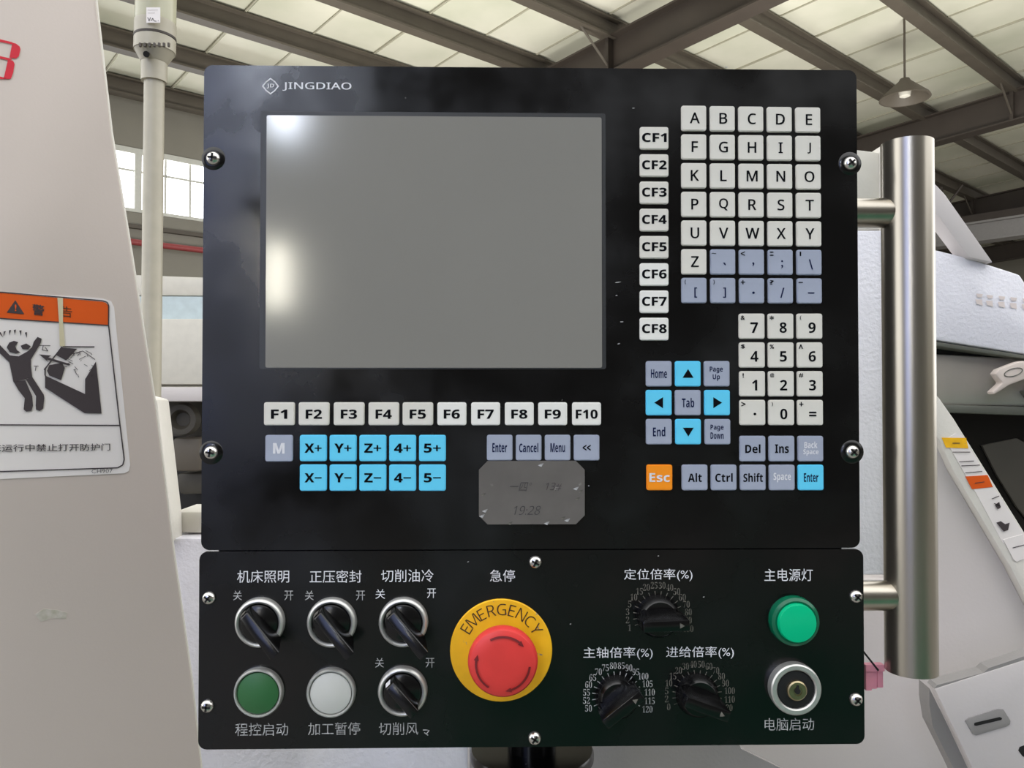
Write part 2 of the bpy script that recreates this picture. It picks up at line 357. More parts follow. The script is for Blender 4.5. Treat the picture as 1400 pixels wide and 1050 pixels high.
# ================================================================== control panel
PN = empty('control_panel', (0, 0, Z0), 'black machine control panel with display, keypad, knobs, red emergency button and steel side handle', 'control panel')
W2 = .200
def quad(l, t, r, b, rad):                    # rounded plate from its panel coordinates
    return rr(r-l, t-b, rad, 5, (l+r)/2, (t+b)/2)
ZT, ZB = .20527, -.20527
ZM = pp(725, 751.5)[1]
xs0, zs0 = pp(356.5, 152); xs1, zs1 = pp(828.5, 504.8)
# the upper plate is four bands round the display opening, one mesh
bm = bmesh.new()
prism(bm, quad(-W2+.0005, ZT, W2-.002, ZM+.0004, .005), 0, .003); bevel(bm, .0005, 2)
up = obj('upper_faceplate', bm, 'plate', PN)
up.data.materials[0] = MT['plate']
bm = bmesh.new(); prism(bm, quad(-W2-.0005, ZM-.0004, W2, ZB, .005), 0, .003); bevel(bm, .0005, 2); lowp = obj('lower_faceplate', bm, 'plate', PN)
bm = bmesh.new(); box(bm, (-.190, .003, -.198), (.188, .085, .198)); bevel(bm, .004); obj('housing', bm, 'rubber', PN, None, 40)
tag(bpy.data.objects.new('x', None)) if 0 else None
# display: a raised dull border and the glass
scr = empty('display', (0, 0, 0)); scr.parent = PN; scr['label'] = 'switched-off matt grey display'
bm = bmesh.new(); prism(bm, quad(xs0, zs0, xs1, zs1, .0015), -.0002, .0015); obj('display_border', bm, 'screen_edge', scr)
gx0, gz0 = pp(365, 158); gx1, gz1 = pp(823, 503)
bm = bmesh.new(); prism(bm, quad(gx0, gz0, gx1, gz1, .0012), -.0006, .001); bevel(bm, .0003, 1); obj('glass', bm, 'screen', scr)
# maker's emblem and lettering
bm = bmesh.new(); cx, cz = pp(370, 118); R = 11.5*PXM
dia = [(cx+R*cos(a)*(1 if k % 2 == 0 else .80), cz+R*sin(a)*(1 if k % 2 == 0 else .80)) for k, a in enumerate([radians(90+45*i) for i in range(8)])]
ri = [(cx+(x-cx)*.82, cz+(z-cz)*.82) for x, z in dia]
for i in range(8):
    j = (i+1) % 8; bm.faces.new([bm.verts.new((p[0], -.0002, p[1])) for p in (dia[i], dia[j], ri[j], ri[i])])
em = obj('emblem', bm, 'white_ink', PN)
text('emblem_letters', face('JD', 'bold'), cx, cz, -.0003, 'white_ink', em, h=6.5*PXM, wd=10*PXM)
lx, lz = pp(433.5, 118.7); text('maker_lettering', face('JINGDIAO', 'sans'), lx, lz, -.0002, 'white_ink', PN, h=12*PXM, wd=94*PXM, bold=.012)

# ---- keys
KM = {}
def key(px, py, wpx, hpx, m, legend, ink='ink', lh=None, lw=None, bold=.012, off=(0, 0), small=None, lines=None, desc=None):
    k = (wpx, hpx, m)
    if k not in KM:
        bm = bmesh.new(); prism(bm, rr(wpx*PXM, hpx*PXM, .0013, 3), -.0016, 0)
        es = [e for e in bm.edges if all(v.co.y < -.001 for v in e.verts)]
        bmesh.ops.bevel(bm, geom=es, offset=.0005, segments=2, affect='EDGES')
        bmesh.ops.recalc_face_normals(bm, faces=bm.faces[:])
        me = bpy.data.meshes.new('key'); bm.to_mesh(me); bm.free(); me.materials.append(MT[m])
        for p in me.polygons: p.use_smooth = True
        me.set_sharp_from_angle(angle=radians(50)); KM[k] = me
    x, z = pp(px, py, -.0012)
    o = link('key', KM[k], None, PN, (x, 0, z))
    col = {'key_white': 'white', 'key_bright': 'white', 'key_grey': 'grey', 'key_blue': 'blue', 'key_orange': 'orange'}[m]
    o['label'] = '%s key %s' % (col, desc or ('marked ' + legend))
    Y = -.00172
    if lines:
        for i, s in enumerate(lines): text('legend', face(s, 'bold'), off[0]*PXM, ((len(lines)-1)/2-i)*10.5*PXM+off[1]*PXM, Y, ink, o, h=9*PXM, wd=(10 if len(s) < 3 else 18 if len(s) < 5 else 21)*PXM, bold=0)
    elif legend in ARROWS:
        bm = bmesh.new(); bm.faces.new([bm.verts.new((a*PXM, Y, b*PXM)) for a, b in ARROWS[legend]]); obj('legend', bm, 'ink', o)
    else:
        text('legend', face(legend, 'sans' if len(legend) == 1 and legend.isalpha() and m == 'key_white' else 'bold'), off[0]*PXM, off[1]*PXM, Y, ink, o, h=None if lh is None else lh*PXM, wd=None if lw is None else lw*PXM, bold=bold)
    if small: text('shift_legend', small, -wpx*.36*PXM, hpx*.33*PXM, Y, 'ink', o, h=(6 if small not in '-_~' else 1.3)*PXM, wd=(6 if small not in '([{|!)]}' else 2)*PXM, bold=.02)
ARROWS = {'UP': ((-7.5, -5.5), (7.5, -5.5), (0, 6.5)), 'DOWN': ((-7.5, 5.5), (0, -6.5), (7.5, 5.5)), 'LEFT': ((5.5, 7.5), (5.5, -7.5), (-6.5, 0)), 'RIGHT': ((-5.5, 7.5), (6.5, 0), (-5.5, -7.5))}
def lerp(a, b, t): return a+(b-a)*t
rows = ['ABCDE', 'FGHIJ', 'KLMNO', 'PQRST', 'UVWXY', 'Z']
def gridpos(r, c):
    x = lerp(lerp(948.6, 948.9, r/6), lerp(1104.6, 1106.6, r/6), c/4); y = lerp(lerp(161.6, 397.1, r/6), lerp(163.9, 397.7, r/6), c/4); return x, y
for r, s in enumerate(rows):
    for c, ch in enumerate(s):
        x, y = gridpos(r, c)
        key(x, y, 34.5, 34.8, 'key_white', ch, lh=15 if ch not in 'Q' else 16.5, off=(1, 0), bold=.02)
syms = [(5, 1, '`', '~', 'grave accent'), (5, 2, ',', '<', 'comma'), (5, 3, ';', ':', 'semicolon'), (5, 4, '\\', '|', 'backslash'),
        (6, 0, '[', '{', 'opening bracket'), (6, 1, ']', '}', 'closing bracket'), (6, 2, '.', '+', 'raised dot'), (6, 3, '/', '?', 'slash'), (6, 4, '-', '_', 'dash')]
for r, c, ch, sm, ds in syms:
    x, y = gridpos(r, c)
    hh = {'`': 3.5, ',': 5, ';': 11, '.': 3.5, '-': 1.6}.get(ch, 14)
    key(x, y, 34.5, 34.8, 'key_grey', ch, 'ink2', lh=hh, lw={'-': 9}.get(ch), off=(2, -3), small=sm, desc='with a '+ds)
for i in range(8):
    key(894.4, lerp(188.9, 449.8, i/7), 39.5, 31, 'key_bright' if i > 4 else 'key_white', 'CF%d' % (i+1), 'ink', lh=12.5, lw=34, bold=.012, off=(0, .5))
nums = [('7', '&'), ('8', '*'), ('9', '('), ('4', '$'), ('5', '%'), ('6', '^'), ('1', '!'), ('2', '@'), ('3', '#'), ('.', '>'), ('0', ')'), ('=', '+')]
for i, (a, b) in enumerate(nums):
    r, c = divmod(i, 3)
    key(lerp(1027.8, 1106.8, c/2)+r*.3, lerp(446, 564, r/3), 35.4, 34.8, 'key_white', a, lh={'.': 3.5, '=': 6.5}.get(a, 14.5), bold=.0 if a.isdigit() else .035, off=(3, -2), small=b, desc={'.': 'with a point', '=': 'with an equals sign'}.get(a))
for px, py, m, lg, ln in ((900.7, 511, 'key_grey', 'Home', None), (940.4, 511, 'key_blue', 'UP', None), (980, 511, 'key_grey', 'Page Up', ('Page', 'Up')),
        (900.7, 550.5, 'key_blue', 'LEFT', None), (940.4, 550.5, 'key_grey', 'Tab', None), (980.4, 550.5, 'key_blue', 'RIGHT', None),
        (900.9, 590.2, 'key_grey', 'End', None), (940.8, 590.2, 'key_blue', 'DOWN', None), (981, 590.3, 'key_grey', 'Page Down', ('Page', 'Down'))):
    key(px, py, 35.3, 34.8, m, lg, 'ink2', lh=13 if lg != 'Home' else 12, lw={'Home': 22, 'Tab': 17, 'End': 17}.get(lg), lines=ln, off=(0, 0) if not ln else (-1, 0),
        bold=0, desc='with an arrow pointing '+lg.lower() if lg in ARROWS else None)
key(1028.9, 613.4, 35.3, 35, 'key_grey', 'Del', 'ink', lh=12, lw=21, bold=.005)
key(1068.6, 613.4, 35.3, 35, 'key_grey', 'Ins', 'ink', lh=12, lw=19, bold=.005)
key(1108.2, 613.4, 35, 35, 'key_grey', 'Back Space', 'white_ink', lines=('Back', 'Space'), bold=.02)
for px, m, lg, ik, lw in ((901.6, 'key_orange', 'Esc', 'white_ink', 28), (949.8, 'key_grey', 'Alt', 'ink', 19), (989.5, 'key_grey', 'Ctrl', 'ink', 24), (1029.3, 'key_grey', 'Shift', 'ink', 27),
        (1069, 'key_grey', 'Space', 'white_ink', 24), (1108.5, 'key_blue', 'Enter', 'ink2', 20)):
    key(px, 652.8, 35.3, 35, m, lg, ik, lh=12 if lg not in ('Space',) else 13, lw=lw, bold=.0, desc='marked Enter at the bottom right' if lg == 'Enter' else None)
fx = (381.9, 429.3, 477.2, 524.7, 571.3, 617.8, 664, 710, 755.7, 802)
for i, x in enumerate(fx):
    key(x, 565.7, 41.5 if i < 5 else 39.5, 31.3, 'key_white' if i < 5 else 'key_bright', 'F%d' % (i+1), lh=12.5, lw=22 if i < 9 else 30, bold=.012, off=(0, -.5))
key(381.5, 612.9, 37, 36, 'key_grey', 'M', 'white_ink', lh=14.5, bold=.02)
for c, s in enumerate('XYZ45'):
    for r, t in enumerate('+-'):
        x, y = lerp(428.3, 591.2, c/4), 612.6+r*40.5
        key(x, y, 36.4, 35.8, 'key_blue', s+('+' if t == '+' else '\u2212'), 'ink', lh=12.5, lw=23, bold=.012, desc='marked %s %s' % (s, 'plus' if t == '+' else 'minus'))
for i, s in enumerate(('Enter', 'Cancel', 'Menu', '<<')):
    key(lerp(683.2, 802, i/3), 612, 35, 35, 'key_grey', s, 'ink2' if s != '<<' else 'ink', lh=12.5 if s != '<<' else 8, lw={'Enter': 20, 'Cancel': 26, 'Menu': 20, '<<': 11}[s], bold=.0 if s != '<<' else .03,
        desc='marked Enter below the display' if s == 'Enter' else 'with a double left chevron' if s == '<<' else None)

# ---- screws
def screw(px, py, r=10, wash=0, a=.3):
    x, z = pp(px, py, -.001); rr_ = r*PXM
    s = empty('screw', (x, 0, z)); s.parent = PN
    bm = bmesh.new(); lathe(bm, [(0, -.0030), (rr_*.45, -.0028), (rr_*.8, -.0020), (rr_, -.0008), (rr_, 0)], 24); obj('screw_head', bm, 'chrome', s, None, 40)
    bm = bmesh.new(); q = rr_*.14; L = rr_*.6
    for k in range(2):
        b2 = bmesh.new(); box(b2, (-L, -.0032, -q), (L, -.0026, q)); bmesh.ops.rotate(b2, verts=b2.verts[:], cent=(0, 0, 0), matrix=Matrix.Rotation(a+k*pi/2, 3, 'Y'))
        me = bpy.data.meshes.new('t'); b2.to_mesh(me); b2.free(); bm.from_mesh(me); bpy.data.meshes.remove(me)
    obj('cross_slot', bm, 'dark', s)
    if wash:
        bm = bmesh.new(); lathe(bm, [(rr_*1.02, 0), (rr_*1.02, -.0007), (rr_*1.6, -.0004), (rr_*1.7, 0)], 24); obj('washer', bm, 'knob', s, None, 40)
for a in ((291, 216, 9.5, 1, .1), (1163, 223, 9.5, 1, .9), (288, 619, 9.5, 1, .2), (1166, 618, 9.5, 1, .8), (732, 769, 9, 0, .5), (285, 818, 9, 0, .6), (283, 966, 9, 0, 0.1), (731, 1010, 9, 0, .6), (1171, 816, 9, 0, .7), (1171, 957, 9, 0, .75)): screw(*a)

# ---- lettering on the lower plate
for s, px, py, wpx, hpx, m in (('机床照明', 360, 788, 70, 17, 'white_ink'), ('正压密封', 459, 788, 70, 17, 'white_ink'), ('切削油冷', 557, 787, 71, 17, 'white_ink'), ('急停', 687, 787, 34, 16.5, 'white_ink'),
        ('定位倍率(%)', 900, 786, 94, 17, 'white_ink'), ('主电源灯', 1078, 786, 67, 17, 'white_ink'), ('主轴倍率(%)', 845, 893, 95, 17, 'white_ink'), ('进给倍率(%)', 957, 892, 93, 17, 'white_ink'),
        ('程控启动', 358, 997, 71, 17, 'worn_ink'), ('加工暂停', 457, 996, 70, 17, 'worn_ink'), ('切削风', 545, 996, 53, 17, 'worn_ink'), ('电脑启动', 1079, 990, 68, 17, 'worn_ink'),
        ('关', 325, 814, 12, 13, 'worn_ink'), ('开', 395, 814, 12, 13, 'worn_ink'), ('关', 423, 814, 12, 13, 'worn_ink'), ('开', 493, 814, 12, 13, 'worn_ink'), ('关', 520, 812, 13, 13, 'white_ink'), ('开', 590, 811, 12, 13, 'white_ink'),
        ('关', 519, 906, 12, 13, 'worn_ink'), ('开', 588, 906, 12, 13, 'worn_ink')):
    x, z = pp(px, py); text('printed_lettering', s, x, z, -.00025, m, PN, h=hpx*PXM, wd=wpx*PXM, bold=0)

x, z = pp(581, 997); o = text('worn_lettering', '冷', x, z, -.00025, 'worn_ink', PN, h=17*PXM, wd=17*PXM)
b2 = bmesh.new(); b2.from_mesh(o.data); bmesh.ops.bisect_plane(b2, geom=b2.verts[:]+b2.edges[:]+b2.faces[:], plane_co=(0, 0, .0003), plane_no=(.35, 0, 1), clear_outer=True)
bmesh.ops.bisect_plane(b2, geom=b2.verts[:]+b2.edges[:]+b2.faces[:], plane_co=(-.0012, 0, 0), plane_no=(-1, 0, 0), clear_outer=True); b2.to_mesh(o.data); b2.free()
# ---- selector switches
def selector(px, py, tail=1):
    x, z = pp(px, py, -.004)
    s = empty('selector_switch', (x, 0, z)); s.parent = PN
    bm = bmesh.new(); R = 33.3*PXM; lathe(bm, [(R, 0), (R, -.0025), (R*.975, -.0038), (R*.93, -.0047), (R*.88, -.0050), (R*.83, -.0047), (R*.79, -.0038), (R*.78, -.001)], 56); obj('bezel_ring', bm, 'alu', s, None, 35)
    bm = bmesh.new(); lathe(bm, [(0, -.0055), (R*.62, -.0055), (R*.74, -.0045), (R*.775, -.001), (R*.775, 0)], 40); obj('rotor', bm, 'knob', s, None, 35)
    # long lever, its pointer end up left, its tail down right and rising towards the hand
    bm = bmesh.new(); d = Vector((cos(radians(-46)), 0, sin(radians(-46)))); n = Vector((-d.z, 0, d.x)); L0, L1 = -.0112, .0205 if tail else .0125
    def ringv(t, y, hw): p = d*t; return [bm.verts.new(p+n*hw+Vector((0, y, 0))), bm.verts.new(p-n*hw+Vector((0, y, 0)))]
    b0, b1 = ringv(L0, -.0045, .0042), ringv(L1*.75, -.0045, .0042)
    t0, t1 = ringv(L0+.0018, -.0125, .0030), ringv(L1, -.0200 if tail else -.016, .0034)
    bm.faces.new((t0[0], t1[0], t1[1], t0[1])); bm.faces.new((b0[0], b1[0], t1[0], t0[0])); bm.faces.new((b0[1], t0[1], t1[1], b1[1]))
    bm.faces.new((b0[0], t0[0], t0[1], b0[1])); bm.faces.new((b1[0], b1[1], t1[1], t1[0])); bm.faces.new((b0[0], b0[1], b1[1], b1[0]))
    bmesh.ops.recalc_face_normals(bm, faces=bm.faces[:]); bevel(bm, .0008, 2); obj('lever', bm, 'knob', s, None, 40)
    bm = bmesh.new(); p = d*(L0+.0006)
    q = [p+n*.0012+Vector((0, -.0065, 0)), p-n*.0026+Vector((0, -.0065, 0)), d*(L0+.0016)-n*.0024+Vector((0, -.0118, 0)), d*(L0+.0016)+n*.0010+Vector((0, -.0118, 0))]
    bm.faces.new([bm.verts.new(v-d*.0004) for v in q]); obj('pointer_glint', bm, 'faint_ink' if tail else 'white_ink', s)  # highlight on the lever's pointer end, painted as a pale quad
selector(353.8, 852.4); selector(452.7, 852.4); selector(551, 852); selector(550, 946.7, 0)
def push_button(px, py, m, lab):
    x, z = pp(px, py, -.003); s = empty('push_button', (x, 0, z)); s.parent = PN; s['label'] = lab; R = 33*PXM
    bm = bmesh.new(); lathe(bm, [(R, 0), (R, -.0025), (R*.98, -.0038), (R*.94, -.0046), (R*.90, -.0046), (R*.86, -.0036), (R*.855, -.001)], 56); obj('bezel_ring', bm, 'alu', s, None, 35)
    bm = bmesh.new(); lathe(bm, [(0, -.0042), (R*.78, -.0041), (R*.83, -.0036), (R*.845, -.001)], 48); obj('button_cap', bm, m, s, None, 35)
push_button(353, 947.5, 'green_button', 'dark green push button'); push_button(452.3, 947.5, 'white_button', 'white push button')

# ---- emergency stop
x, z = pp(685.2, 889, -.001); es_ = empty('emergency_stop', (x, 0, z)); es_.parent = PN; es_['label'] = 'red emergency stop mushroom button on yellow disc'
R = 69.3*PXM
bm = bmesh.new(); lathe(bm, [(0, -.0016), (R*.985, -.0016), (R, -.001), (R, 0)], 72); yd = obj('yellow_disc', bm, 'yellow', es_, None, 35)
for i, ch in enumerate('EMERGENCY'):
    a = radians(lerp(148, 31, i/8)); rad = 55.5*PXM
    text('engraved_letter', face(ch, 'sans'), rad*cos(a), rad*sin(a), -.0018, 'brown_ink', yd, h=15.5*PXM, rot=a-pi/2, bold=-.008)
mh = -.0225; Rm = 48.3/FOC*(.4775-.0225)
bm = bmesh.new(); lathe(bm, [(Rm*.55, -.0016), (Rm*.55, -.010), (Rm*.86, -.0115), (Rm*.98, -.014), (Rm, -.0170), (Rm*.975, -.0196), (Rm*.92, -.0212), (Rm*.8, -.0222), (Rm*.5, -.0226), (0, -.0227)], 64)
xm, zm = pp(687.6, 908, mh); mb = obj('mushroom_head', bm, 'red', es_, (xm-x, 0, zm-z), 30)
bm = bmesh.new(); lathe(bm, [(Rm*.5, -.0016), (Rm*.62, -.004), (Rm*.62, -.0100)], 40); obj('collar', bm, 'knob', es_, (0, 0, 0), 30)
for a0, a1 in ((118, 52), (238, 172), (-6, -72)):
    bm = bmesh.new(); n = 12; r0, r1, Y = Rm*.73, Rm*.79, -.02275
    ring = []
    for k in range(n+1):
        a = radians(lerp(a0, a1, k/n)); ring.append([bm.verts.new((q*cos(a), Y+(-.0001 if q < Rm*.76 else .00018), q*sin(a))) for q in (r0, r1)])
    for k in range(n): bm.faces.new((ring[k][0], ring[k][1], ring[k+1][1], ring[k+1][0]))
    a = radians(a1); e = radians(a1-13)
    bm.faces.new([bm.verts.new(v) for v in ((Rm*.69*cos(a), Y-.0001, Rm*.69*sin(a)), (Rm*.83*cos(a), Y+.00025, Rm*.83*sin(a)), (Rm*.76*cos(e), Y, Rm*.76*sin(e)))])
    obj('turn_arrow', bm, 'dark_red', mb)

# ---- override knobs with their printed dials
def dial(px, py, vals, ang, ink, kname):
    cx, cz = pp(px, py)
    s = empty('override_knob', (cx, 0, cz)); s.parent = PN; s['label'] = kname
    bm = bmesh.new()
    for i, v in enumerate(vals):
        a = radians(202-15*i)
        A = Vector((cos(a), 0, sin(a))); N = Vector((-A.z, 0, A.x)); r0, r1, hw = 26.5*PXM, 34*PXM, .55*PXM
        bm.faces.new([bm.verts.new(q+Vector((0, -.0002, 0))) for q in (A*r0-N*hw, A*r1-N*hw, A*r1+N*hw, A*r0+N*hw)])
    tk = obj('dial_ticks', bm, ink, s)
    for i, v in enumerate(vals):
        a = radians(202-15*i); rr_ = (42 if len(v) < 3 else 45)*PXM
        text('dial_number', face(v, 'serif'), rr_*cos(a), rr_*sin(a), -.0002, ink, tk, h=9*PXM, wd=4.6*PXM*len(v), bold=-.014)
    bm = bmesh.new(); r = .0116; lathe(bm, [(0, -.0075), (r*.86, -.0075), (r*.98, -.006), (r*1.03, -.0035), (r*1.12, -.0008), (r*1.12, 0)], 40); obj('knob_skirt', bm, 'knob', s, None, 35)
    bm = bmesh.new(); a = radians(ang); d = Vector((cos(a), 0, sin(a))); n = Vector((-d.z, 0, d.x)); L = .0132
    sec = [(-L*1.02, .0030), (-L*.7, .0062), (0, .0072), (L*.7, .0062), (L*1.08, .0026)]
    lo = [[bm.verts.new(d*t+n*q*sg+Vector((0, -.005, 0))) for t, q in sec] for sg in (1, -1)]
    hi = [[bm.verts.new(d*t*.97+n*.0031*sg+Vector((0, -.0225, 0))) for t, q in sec] for sg in (1, -1)]
    for sg in (0, 1):
        for k in range(4): bm.faces.new((lo[sg][k], lo[sg][k+1], hi[sg][k+1], hi[sg][k]))
    bm.faces.new(hi[0]+hi[1][::-1]); bm.faces.new(lo[0]+lo[1][::-1])
    for k in (0, 4): bm.faces.new((lo[0][k], hi[0][k], hi[1][k], lo[1][k]))
    bmesh.ops.recalc_face_normals(bm, faces=bm.faces[:]); bevel(bm, .0006, 2, 25); obj('knob_grip', bm, 'knob', s, None, 30)
    bm = bmesh.new(); e = d*(L*.62)
    bm.faces.new([bm.verts.new(q+Vector((0, -.02262, 0))) for q in (e+n*.0018, e+d*.0028, e-n*.0014)]); obj('pointer_glint', bm, 'faint_ink', s)  # pale triangle painted where the grip catches a highlight
dial(899.5, 842, ['1', '2', '3', '5', '10', '15', '20', '25', '30', '40', '50', '60', '70', '80', '90', '100'], 2, 'faint_ink', 'black override knob turned level, under the worn upper dial')
dial(843.5, 952, ['50', '52', '55', '60', '65', '70', '75', '80', '85', '90', '95', '100', '105', '110', '115', '120'], 38, 'worn_ink', 'black override knob turned up to the right, clear white dial from 50 to 120')
dial(953, 950, ['0', '2', '5', '10', '15', '20', '30', '40', '50', '60', '70', '80', '90', '100', '110', '120'], -20, 'faint_ink', 'black override knob turned down to the right, on the dirtiest dial')

# ---- green power lamp and key lock
x, z = pp(1086, 849, -.003); g = empty('indicator_lamp', (x, 0, z)); g.parent = PN; g['label'] = 'green indicator lamp'; R = 33.5*PXM
bm = bmesh.new(); lathe(bm, [(R, 0), (R, -.004), (R*.97, -.0052), (R*.86, -.0064), (R*.78, -.0062)], 48); obj('lens_rim', bm, 'green_rim', g, None, 30)
bm = bmesh.new(); lathe(bm, [(R*.78, -.006), (R*.77, -.0082), (R*.74, -.0090), (R*.6, -.0094), (0, -.0097)], 48); obj('lens', bm, 'green_lens', g, None, 30)
x, z = pp(1087.7, 942.3, -.005); g = empty('key_switch', (x, 0, z)); g.parent = PN; g['label'] = 'key lock switch with silver ring'; R = 35*PXM
bm = bmesh.new(); lathe(bm, [(R*.98, 0), (R, -.0040), (R*.98, -.0060), (R*.93, -.0068), (R*.79, -.0068), (R*.74, -.0060), (R*.73, -.003)], 48); obj('bezel_ring', bm, 'alu', g, None, 30)
bm = bmesh.new(); lathe(bm, [(R*.73, -.004), (R*.70, -.0055), (R*.42, -.0060), (0, -.0060)], 40); obj('black_insert', bm, 'rubber', g, None, 30)
bm = bmesh.new(); lathe(bm, [(R*.39, -.005), (R*.38, -.0078), (R*.33, -.0084), (R*.18, -.0084), (R*.17, -.0078), (0, -.0078)], 32); cy = obj('lock_cylinder', bm, 'brass', g, None, 30)
bm = bmesh.new(); lathe(bm, [(0, -.0086), (R*.11, -.0086), (R*.11, -.0078)], 16); box(bm, (-.0007, -.0087, -.0004), (.0007, -.0078, .0036)); obj('keyhole', bm, 'dark', cy)
# ---- side handle
TX, TY, TR = at(1243, 560, .012).x, .012, .0153
zt, zb = at(1241, 196, .012).z-Z0, at(1244, 917, .012).z-Z0
h = empty('side_handle', (TX, TY, 0)); h.parent = PN; h['label'] = 'polished steel grab handle'
bm = bmesh.new(); rod(bm, (0, 0, zb), (0, 0, zt), TR, 64); bevel(bm, .0008, 2, 60); grip = obj('grip_tube', bm, 'steel', h, None, 40)
for py in (291.5, 814):
    zz = at(1200, py, .012).z-Z0
    bm = bmesh.new(); rod(bm, (-TX+.186, 0, zz), (-TR*.6, 0, zz), .0092, 40); obj('standoff', bm, 'steel', h, None, 40)
# ---- mounting foot under the panel
bm = bmesh.new(); bx, bz = pp(727, 1030, .05)
f = empty('swivel_mount', (bx, .05, bz)); f.parent = PN; f['label'] = 'black swivel flange under the panel'
obj('flange', lathe_z([(0, .004), (.040, .004), (.041, .002), (.041, -.002), (.036, -.004), (0, -.004)], 48), 'knob', f, None, 40)
obj('neck', lathe_z([(0, .02), (.016, .02), (.016, -.004), (.0, -.004)], 32), 'knob', f, None, 40)
obj('post', lathe_z([(0, 0), (.024, 0), (.024, -.5), (0, -.5)], 32), 'rubber', f, (0, 0, -.004), 40)
# ---- paint chips
for i, (px, py, a, l) in enumerate(((845, 386, .15, 9), (843, 404, 0, 3), (850, 440, .1, 5), (846, 470, .3, 4), (866, 148, .1, 4), (993, 92, 0, 4), (640, 768, .5, 3), (805, 664, 0, 2.4), (780, 853, .3, 2.5), (962, 816, .2, 3), (900, 760, .4, 2.5), (1180, 760, 0, 2))):
    if px > 1175: continue
    x, z = pp(px, py); bm = bmesh.new()
    d = Vector((cos(a), 0, sin(a)))*l/2*PXM; q = Vector((-sin(a), 0, cos(a)))*.7*PXM
    bm.faces.new([bm.verts.new(v) for v in (-d-q*.4, d*.3-q, d, d*.2+q, -d*.6+q)]); obj('paint_chip', bm, 'worn_ink', PN, (x, -.0002, z))

# ---- note under tape, stuck on the panel
x, z = pp(727, 673); nt_ = empty('taped_note', (x, -.0016, z+Z0), 'grey octagonal note under clear tape stuck below the Cancel and Menu keys', 'note')
wd, hh, c = 72*PXM, 43*PXM, 12*PXM
bm = bmesh.new(); prism(bm, [(-wd, hh-c), (-wd+c, hh), (wd-c, hh), (wd, hh-c), (wd, -hh+c), (wd-c, -hh), (-wd+c, -hh), (-wd, -hh+c)], -.0003, .0014); note = obj('tape', bm, 'note', nt_)
text('handwriting', '一四°', -15*PXM, 8*PXM, -.0005, 'faded_ink', nt_, h=12*PXM, wd=30*PXM, italic=.3, bold=-.01)
text('handwriting', face('13', 'sans')+'#', 30*PXM, 8*PXM, -.0005, 'label_ink', nt_, h=11*PXM, wd=21*PXM, italic=.3, bold=-.01)
text('handwriting', face('19:28', 'sans'), -6*PXM, -24*PXM, -.0005, 'faded_ink', nt_, h=12*PXM, wd=36*PXM, italic=.3, bold=-.01)
for px, py in ((-66, 2), (-64, 24), (-68, 31), (60, -6), (62, 8), (66, -2), (42, 34), (48, 37), (12, -38), (-30, 41), (20, 41)):
    bm = bmesh.new(); bm.faces.new([bm.verts.new((dx*PXM, 0, dz*PXM)) for dx, dz in ((-4, -1), (1, -3), (4, 2), (0, 1))])
    obj('tape_crinkle', bm, 'faint_ink' if px % 4 else 'worn_ink', nt_, (px*PXM, -.0005, -py*PXM))
# ---- pink tag on a cord
p = at(1195, 925, .02); tg = empty('pink_tag', p, 'small pink plastic tag on a black cord at the right edge of the panel', 'tag')
bm = bmesh.new()
for k in range(3):
    x0 = (-12.5+k*8.2)*PXM; box(bm, (x0, -.001+.0006*(k % 2), (-19+k*2)*PXM), (x0+8*PXM, .002+.0006*(k % 2), (12)*PXM))
bevel(bm, .0006, 1); obj('tag_body', bm, 'pink', tg, None, 40)
bm = bmesh.new(); box(bm, (-14*PXM, -.0022, 9*PXM), (13*PXM, .003, 18*PXM)); bevel(bm, .0012, 2); obj('tag_cap', bm, 'pink', tg, None, 40)
bm = bmesh.new(); rod(bm, (-17*PXM, 0, 38*PXM), (3*PXM, -.003, 11*PXM), .0006, 8); obj('cord', bm, 'dark', tg)

# ================================================================== machine at the left
az = radians(62); LP = Plane(at(210, 525, .16), Vector((cos(az), -sin(az), 0)))
LO = empty('machine_guard', LP.pt(150, 1000), 'large warm white machine guard panel with a warning label, filling the left side', 'machine')
def rel(o, par):                               # keep world placement while parenting to an Empty
    o.parent = par; o.matrix_parent_inverse = Matrix.Translation(-par.location); return o
edge = [(130, -60), (124, -60)]
rel(LP.sheet('guard_panel', [(-260, -60), (122, -60), (131, 0), (152, 180), (180, 350), (213, 560), (238, 760), (262, 930), (276, 1060), (284, 1130), (-260, 1130)], 'white_paint', None, 0, .018, .0016), LO)
bm = bmesh.new()
pts = [(122, -60), (131, 0), (152, 180), (180, 350), (213, 560), (238, 760), (262, 930), (276, 1060)]
for a, b in zip(pts, pts[1:]): rod(bm, LP.pt(a[0]-.5, a[1])+LP.n*-.003, LP.pt(b[0]-.5, b[1])+LP.n*-.003, .0018, 10)
rel(obj('edge_trim', bm, 'white_edge', None, None, 60), LO)
# stain and dot
rel(LP.sheet('oil_stain', [(48, 840), (60, 832), (78, 834), (92, 838), (90, 846), (72, 845), (56, 850)], 'stain', None, .0003, .0003), LO)
# red lettering cut off by the frame
bm = bmesh.new()
def strip(pl, bm, pix, out=.0006): bm.faces.new([bm.verts.new(pl.pt(*p)+pl.n*out) for p in pix])
strip(LP, bm, [(-30, 48), (0, 54), (17, 58), (17, 61), (0, 57.5), (-30, 52)])
strip(LP, bm, [(17, 58.5), (22, 60), (27, 64), (28, 68), (26, 77), (22, 80.5), (13, 79)])
strip(LP, bm, [(-30, 72), (0, 77), (18, 81), (13, 83), (0, 80.5), (-30, 76)])
strip(LP, bm, [(11, 82), (18, 83.5), (20, 88), (18, 100), (15, 108), (5, 108.5)])
strip(LP, bm, [(-30, 101), (0, 105), (14, 108.5), (0, 108.5), (-30, 105)])
rel(obj('red_lettering', bm, 'label_red'), LO)
